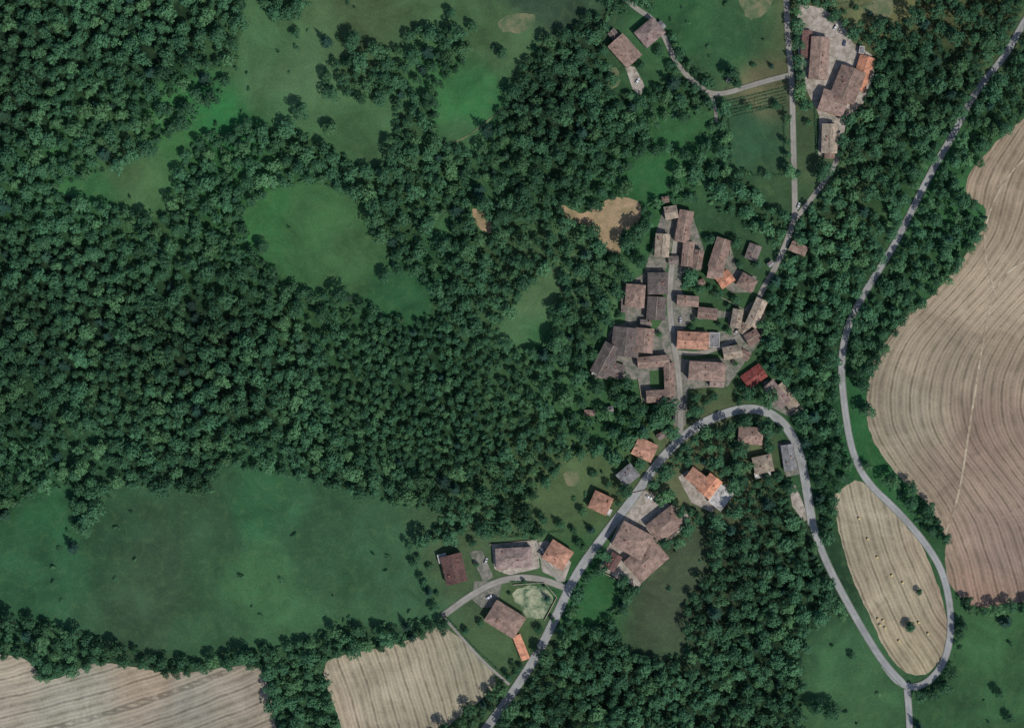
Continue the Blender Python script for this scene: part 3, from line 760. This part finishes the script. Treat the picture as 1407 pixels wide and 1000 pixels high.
IT=[(362,340,11),(415,155,14),(455,178,11),(486,60,14),(450,60,9),(408,48,8),(536,196,9),(1005,106,13),(1130,236,14),(1153,212,7),(1249,860,8),(1262,812,5),(1320,858,9),(1380,853,9),(1385,985,8),
 (770,425,13),(765,470,15),(779,400,9),(758,492,10),(530,380,10),(548,372,8),(906,574,15),(882,590,8),(955,546,8),(980,545,7),(1018,472,6),(975,330,8),(1010,335,8),(650,745,7),(735,735,7),(720,798,4),(752,822,5),(740,864,7),(660,855,6),(640,866,6),
 (1010,412,7),(960,398,8),(985,405,7),(1000,420,5),(1055,612,10),(1012,640,13),(1018,662,10),(1068,655,9),(1020,578,8),(945,635,7),(860,610,9),(800,702,7),(788,728,6),(845,636,7),(102,752,9),(118,722,12),(114,695,12),(132,690,10),(842,112,9),(880,92,7),(905,72,8),(922,92,8),(850,148,10),(868,150,9),
 (905,460,5),(880,360,11),(862,380,9),(896,345,6),(955,440,5),(1000,455,6),(1050,470,8),(1045,500,7),(1060,505,8),(1010,500,5),(870,560,8),(850,548,9),(1070,590,7),(1095,240,6),(1110,170,6),(1105,140,6),(1215,30,5),(1195,20,4),(1175,12,5),(1160,18,4),
 (590,778,5),(600,815,4),(585,800,4),(575,765,5),(655,775,4),(795,748,6),(812,728,6),(770,720,7),(745,712,8),(815,650,6),(835,665,6),(1000,705,7),(958,705,5),(925,690,5),(905,690,4),(855,830,7),(845,870,9),(880,905,9),(1170,900,6),(1120,970,12),(1140,975,14),(1370,950,8),(1345,225,7),(1328,300,8),(1300,330,9),(1185,560,7),(1190,640,8),(410,10,12),(380,25,9),(620,20,9),(650,40,8),(690,75,9),(1035,90,4),(1060,92,4),(610,870,4),(700,815,3),(760,850,4),(748,805,3),(715,915,5),(735,890,5),
 (905,405,5),(898,412,4),(965,385,6),(975,395,5),(950,450,5),(988,447,5),(955,550,6),(970,552,6),(852,432,5),(868,530,6),(872,545,5),(1040,365,7),(1015,365,6),(1060,395,8),(1065,430,9)]
allp=[q for b in B for q in b[2]]
for i,(x,y,r_) in enumerate(IT):
    bad=False
    for q in allp:
        a=math.radians(q[4]); dx=x-q[0]; dy=-(y-q[1]); lx=dx*math.cos(a)+dy*math.sin(a); ly=-dx*math.sin(a)+dy*math.cos(a)
        if abs(lx)<q[2]/2+2 and abs(ly)<q[3]/2+2: bad=True
    if bad: continue
    con=(i%9==4 and r_<10)
    me=(conif[i%3] if con else broad[i%8]); 
    o=bpy.data.objects.new('conifer_tree' if con else 'broadleaf_tree',me); link(o)
    wx,wy=W(x,y); o.location=(wx,wy,0.02); s=r_*S/(3.0 if con else 4.0); o.scale=(s,s*random.uniform(.9,1.1),s*random.uniform(.85,1.1)); o.rotation_euler=(0,0,random.random()*6.28)

def hedge(name,lines,wd,ht,step=0.35):
    V=[];F=[];C=[];r=random.Random(len(bpy.data.objects))
    for ln in lines:
        P=resample(ln,step/S)
        for q in P:
            x,y=W(*q)
            if r.random()<.06: continue
            for j in range(4):
                d=Vector((r.uniform(-1,1),r.uniform(-1,1),0))*wd/2; z=ht*r.uniform(.2,1)
                leafquad(V,F,C,Vector((x,y,z))+d,Vector((d.x,d.y,.8)),r.uniform(.22,.42),r.random(),r)
    o=mesh_obj(name,V,F,[ML]); setf(o.data,'cl',C); return o
for ln,wd,ht in [([(1002,152),(1005,238),(1030,242),(1079,241)],2.4,2.6),([(1003,151),(1077,148),(1078,240)],1.8,2.2),([(560,750),(575,785),(598,832)],1.3,1.8),([(560,748),(600,740),(645,730)],2.2,2.5),
   ([(618,852),(650,888),(690,925)],1.5,2.0),([(700,738),(740,732),(775,730)],2,2.5),([(905,752),(880,808)],1.5,2),([(948,708),(985,720)],1.5,2),([(935,395),(975,398),(1015,415)],1.2,1.8),([(700,798),(745,801),(765,815)],1.0,1.5),([(1010,586),(1012,660)],1.5,2.2),([(1120,150),(1122,215)],1.2,2),([(890,740),(910,748)],1,1.5)]:
    hedge('hedge',[ln],wd,ht)
hedge('vineyard_rows',[[(992+3*k,141.5+1.9*k*2.1),(1081,120+k*4.6)] for k in range(6)],0.9,1.6,0.5)
hedge('orchard_rows',[[(1150,-20+k*9),(1200,-30+k*9)] for k in range(5)],1.6,2.2,0.8)

def wall(ln,ht=1.2,th=.3):
    P=[Vector(W(*q)) for q in ln]; mb=MB()
    for i,(a,b) in enumerate(zip(P[:-1],P[1:])):
        d=b-a; M=Matrix.Translation(((a.x+b.x)/2,(a.y+b.y)/2,0))@Matrix.Rotation(math.atan2(d.y,d.x),4,'Z')
        L=d.length-th*.5
        mb.box(0,0,ht/2+.01*i,L,th,ht,M); mb.box(0,0,ht+.05+.01*i,L+.05,th+.12,.09,M)
    mb.obj('garden_wall',WM[1],None)
for ln in [[(866,678),(888,673),(948,706),(946,722)],[(820,782),(850,797),(878,810)],[(930,452),(970,455),(972,458)],[(672,748),(740,741)],[(1003,352),(1003,335)],[(705,803),(748,800),(765,820),(748,852)],[(980,403),(1012,420),(1022,425)],[(877,520),(882,553)],[(740,744),(745,768)]]: wall(ln)

for (x,y) in [(1213,852),(1209,858),(1216,862),(1206,850),(1205,765),(1225,790),(1240,800),(1235,880),(1180,712),(1275,870),(1192,740),(1262,855)]:
    me=bpy.data.meshes.new('hay_bale'); bm=bmesh.new()
    bmesh.ops.create_cone(bm,cap_ends=True,segments=20,radius1=.8,radius2=.8,depth=1.3)
    bmesh.ops.bevel(bm,geom=[e for e in bm.edges if e.calc_face_angle(0)>1],offset=.12,segments=2,affect='EDGES')
    bmesh.ops.rotate(bm,verts=bm.verts,matrix=Matrix.Rotation(math.pi/2,3,'X')); bm.to_mesh(me); bm.free(); me.materials.append(MHAY)
    o=bpy.data.objects.new('round_hay_bale',me); link(o); wx,wy=W(x,y); o.location=(wx,wy,1.0); o.rotation_euler=(0,0,random.random()*3)
def car(x,y,rot,c):
    mats=[simple('car_paint',c,0.35,0.03,1,0.5),MGLASS,simple('tyre_rubber',(30,30,30))]
    V=[];F=[];MI=[]
    prof=[(-2.1,.35),(-2.15,.75),(-1.95,.95),(-1.7,1.0),(-1.2,1.42),(.35,1.45),(1.0,1.0),(1.9,.85),(2.1,.7),(2.1,.35)]
    hw=[.8,.85,.85,.85,.62,.62,.85,.82,.75,.75]
    n=len(prof)
    for s in (-1,1):
        for (a,z),w in zip(prof,hw): V.append((a,s*w,z))
    F+=[list(range(n)),list(range(2*n-1,n-1,-1))]; MI+=[0,0]
    for i in range(n):
        j=(i+1)%n; F.append([i,i+n,j+n,j]); MI.append(1 if i in (3,5) else 0)
    mb=MB()
    for s in (-1,1): mb.poly([(-1.25,s*.80,1.03),(.75,s*.82,1.03),(.3,s*.66,1.38),(-1.1,s*.66,1.38)],[(0,1,2,3)])
    b=len(V); V+=[tuple(q) for q in mb.v]; F+=[[b+a for a in q] for q in mb.f]; MI+=[1]*len(mb.f)
    for wx_ in (-1.3,1.3):
        for s in (-1,1):
            b=len(V); k=14
            for yy in (.62,.88):
                for i in range(k): V.append((wx_+.33*math.cos(6.283*i/k),s*yy,.33+.33*math.sin(6.283*i/k)))
            F+=[[b+i,b+(i+1)%k,b+k+(i+1)%k,b+k+i] for i in range(k)]+[list(range(b,b+k)),list(range(b+k,b+2*k))]; MI+=[2]*(k+2)
    o=mesh_obj('parked_car',V,F,mats); o.data.polygons.foreach_set('material_index',MI)
    wx,wy=W(x,y); o.location=(wx,wy,.44); o.rotation_euler=(0,0,math.radians(rot))
for a in [(892,683,-30,(200,200,200)),(902,689,-30,(60,66,76)),(925,699,-30,(130,50,46)),(1148,38,60,(205,205,205)),(1160,60,80,(70,80,100)),(1188,78,70,(195,195,195)),(668,770,70,(170,170,170)),(745,755,-60,(205,205,202)),(1097,283,70,(180,180,180)),(935,440,88,(160,160,165)),(926,575,88,(60,60,66)),(672,820,30,(190,190,195)),(1090,640,100,(190,190,190)),(876,112,60,(205,205,205)),(990,694,-38,(110,40,40)),(1012,455,60,(180,180,180))]: car(*a)
# ---------------------------------------------------------------- light, camera
AZ,EL=math.radians(140),math.radians(52)
sv=Vector((math.sin(AZ)*math.cos(EL),math.cos(AZ)*math.cos(EL),math.sin(EL)))
ld=bpy.data.lights.new('sun','SUN'); ld.energy=3.5; ld.angle=math.radians(.53); ld.color=(1,.96,.9)
lo=bpy.data.objects.new('sun',ld); link(lo); lo.rotation_euler=sv.to_track_quat('Z','Y').to_euler(); lo.location=(0,0,300)
w=bpy.data.worlds.new('World'); scene.world=w; w.use_nodes=True
sk=w.node_tree.nodes.new('ShaderNodeTexSky'); sk.sky_type='NISHITA'; sk.sun_disc=False; sk.sun_elevation=EL; sk.sun_rotation=AZ
bg=w.node_tree.nodes['Background']; bg.inputs[1].default_value=0.115; w.node_tree.links.new(sk.outputs[0],bg.inputs[0])
cam=bpy.data.cameras.new('camera'); co=bpy.data.objects.new('camera',cam); link(co)
Hc=1500.0; co.location=(0,0,Hc); co.rotation_euler=(0,0,0)
cam.sensor_width=36; cam.lens=36*Hc/703.5; cam.clip_start=10; cam.clip_end=12000
scene.camera=co
scene.view_settings.view_transform='Standard'; scene.view_settings.look='None'; scene.view_settings.exposure=0
print('trees',len(P_),'shrubs',len(pS))
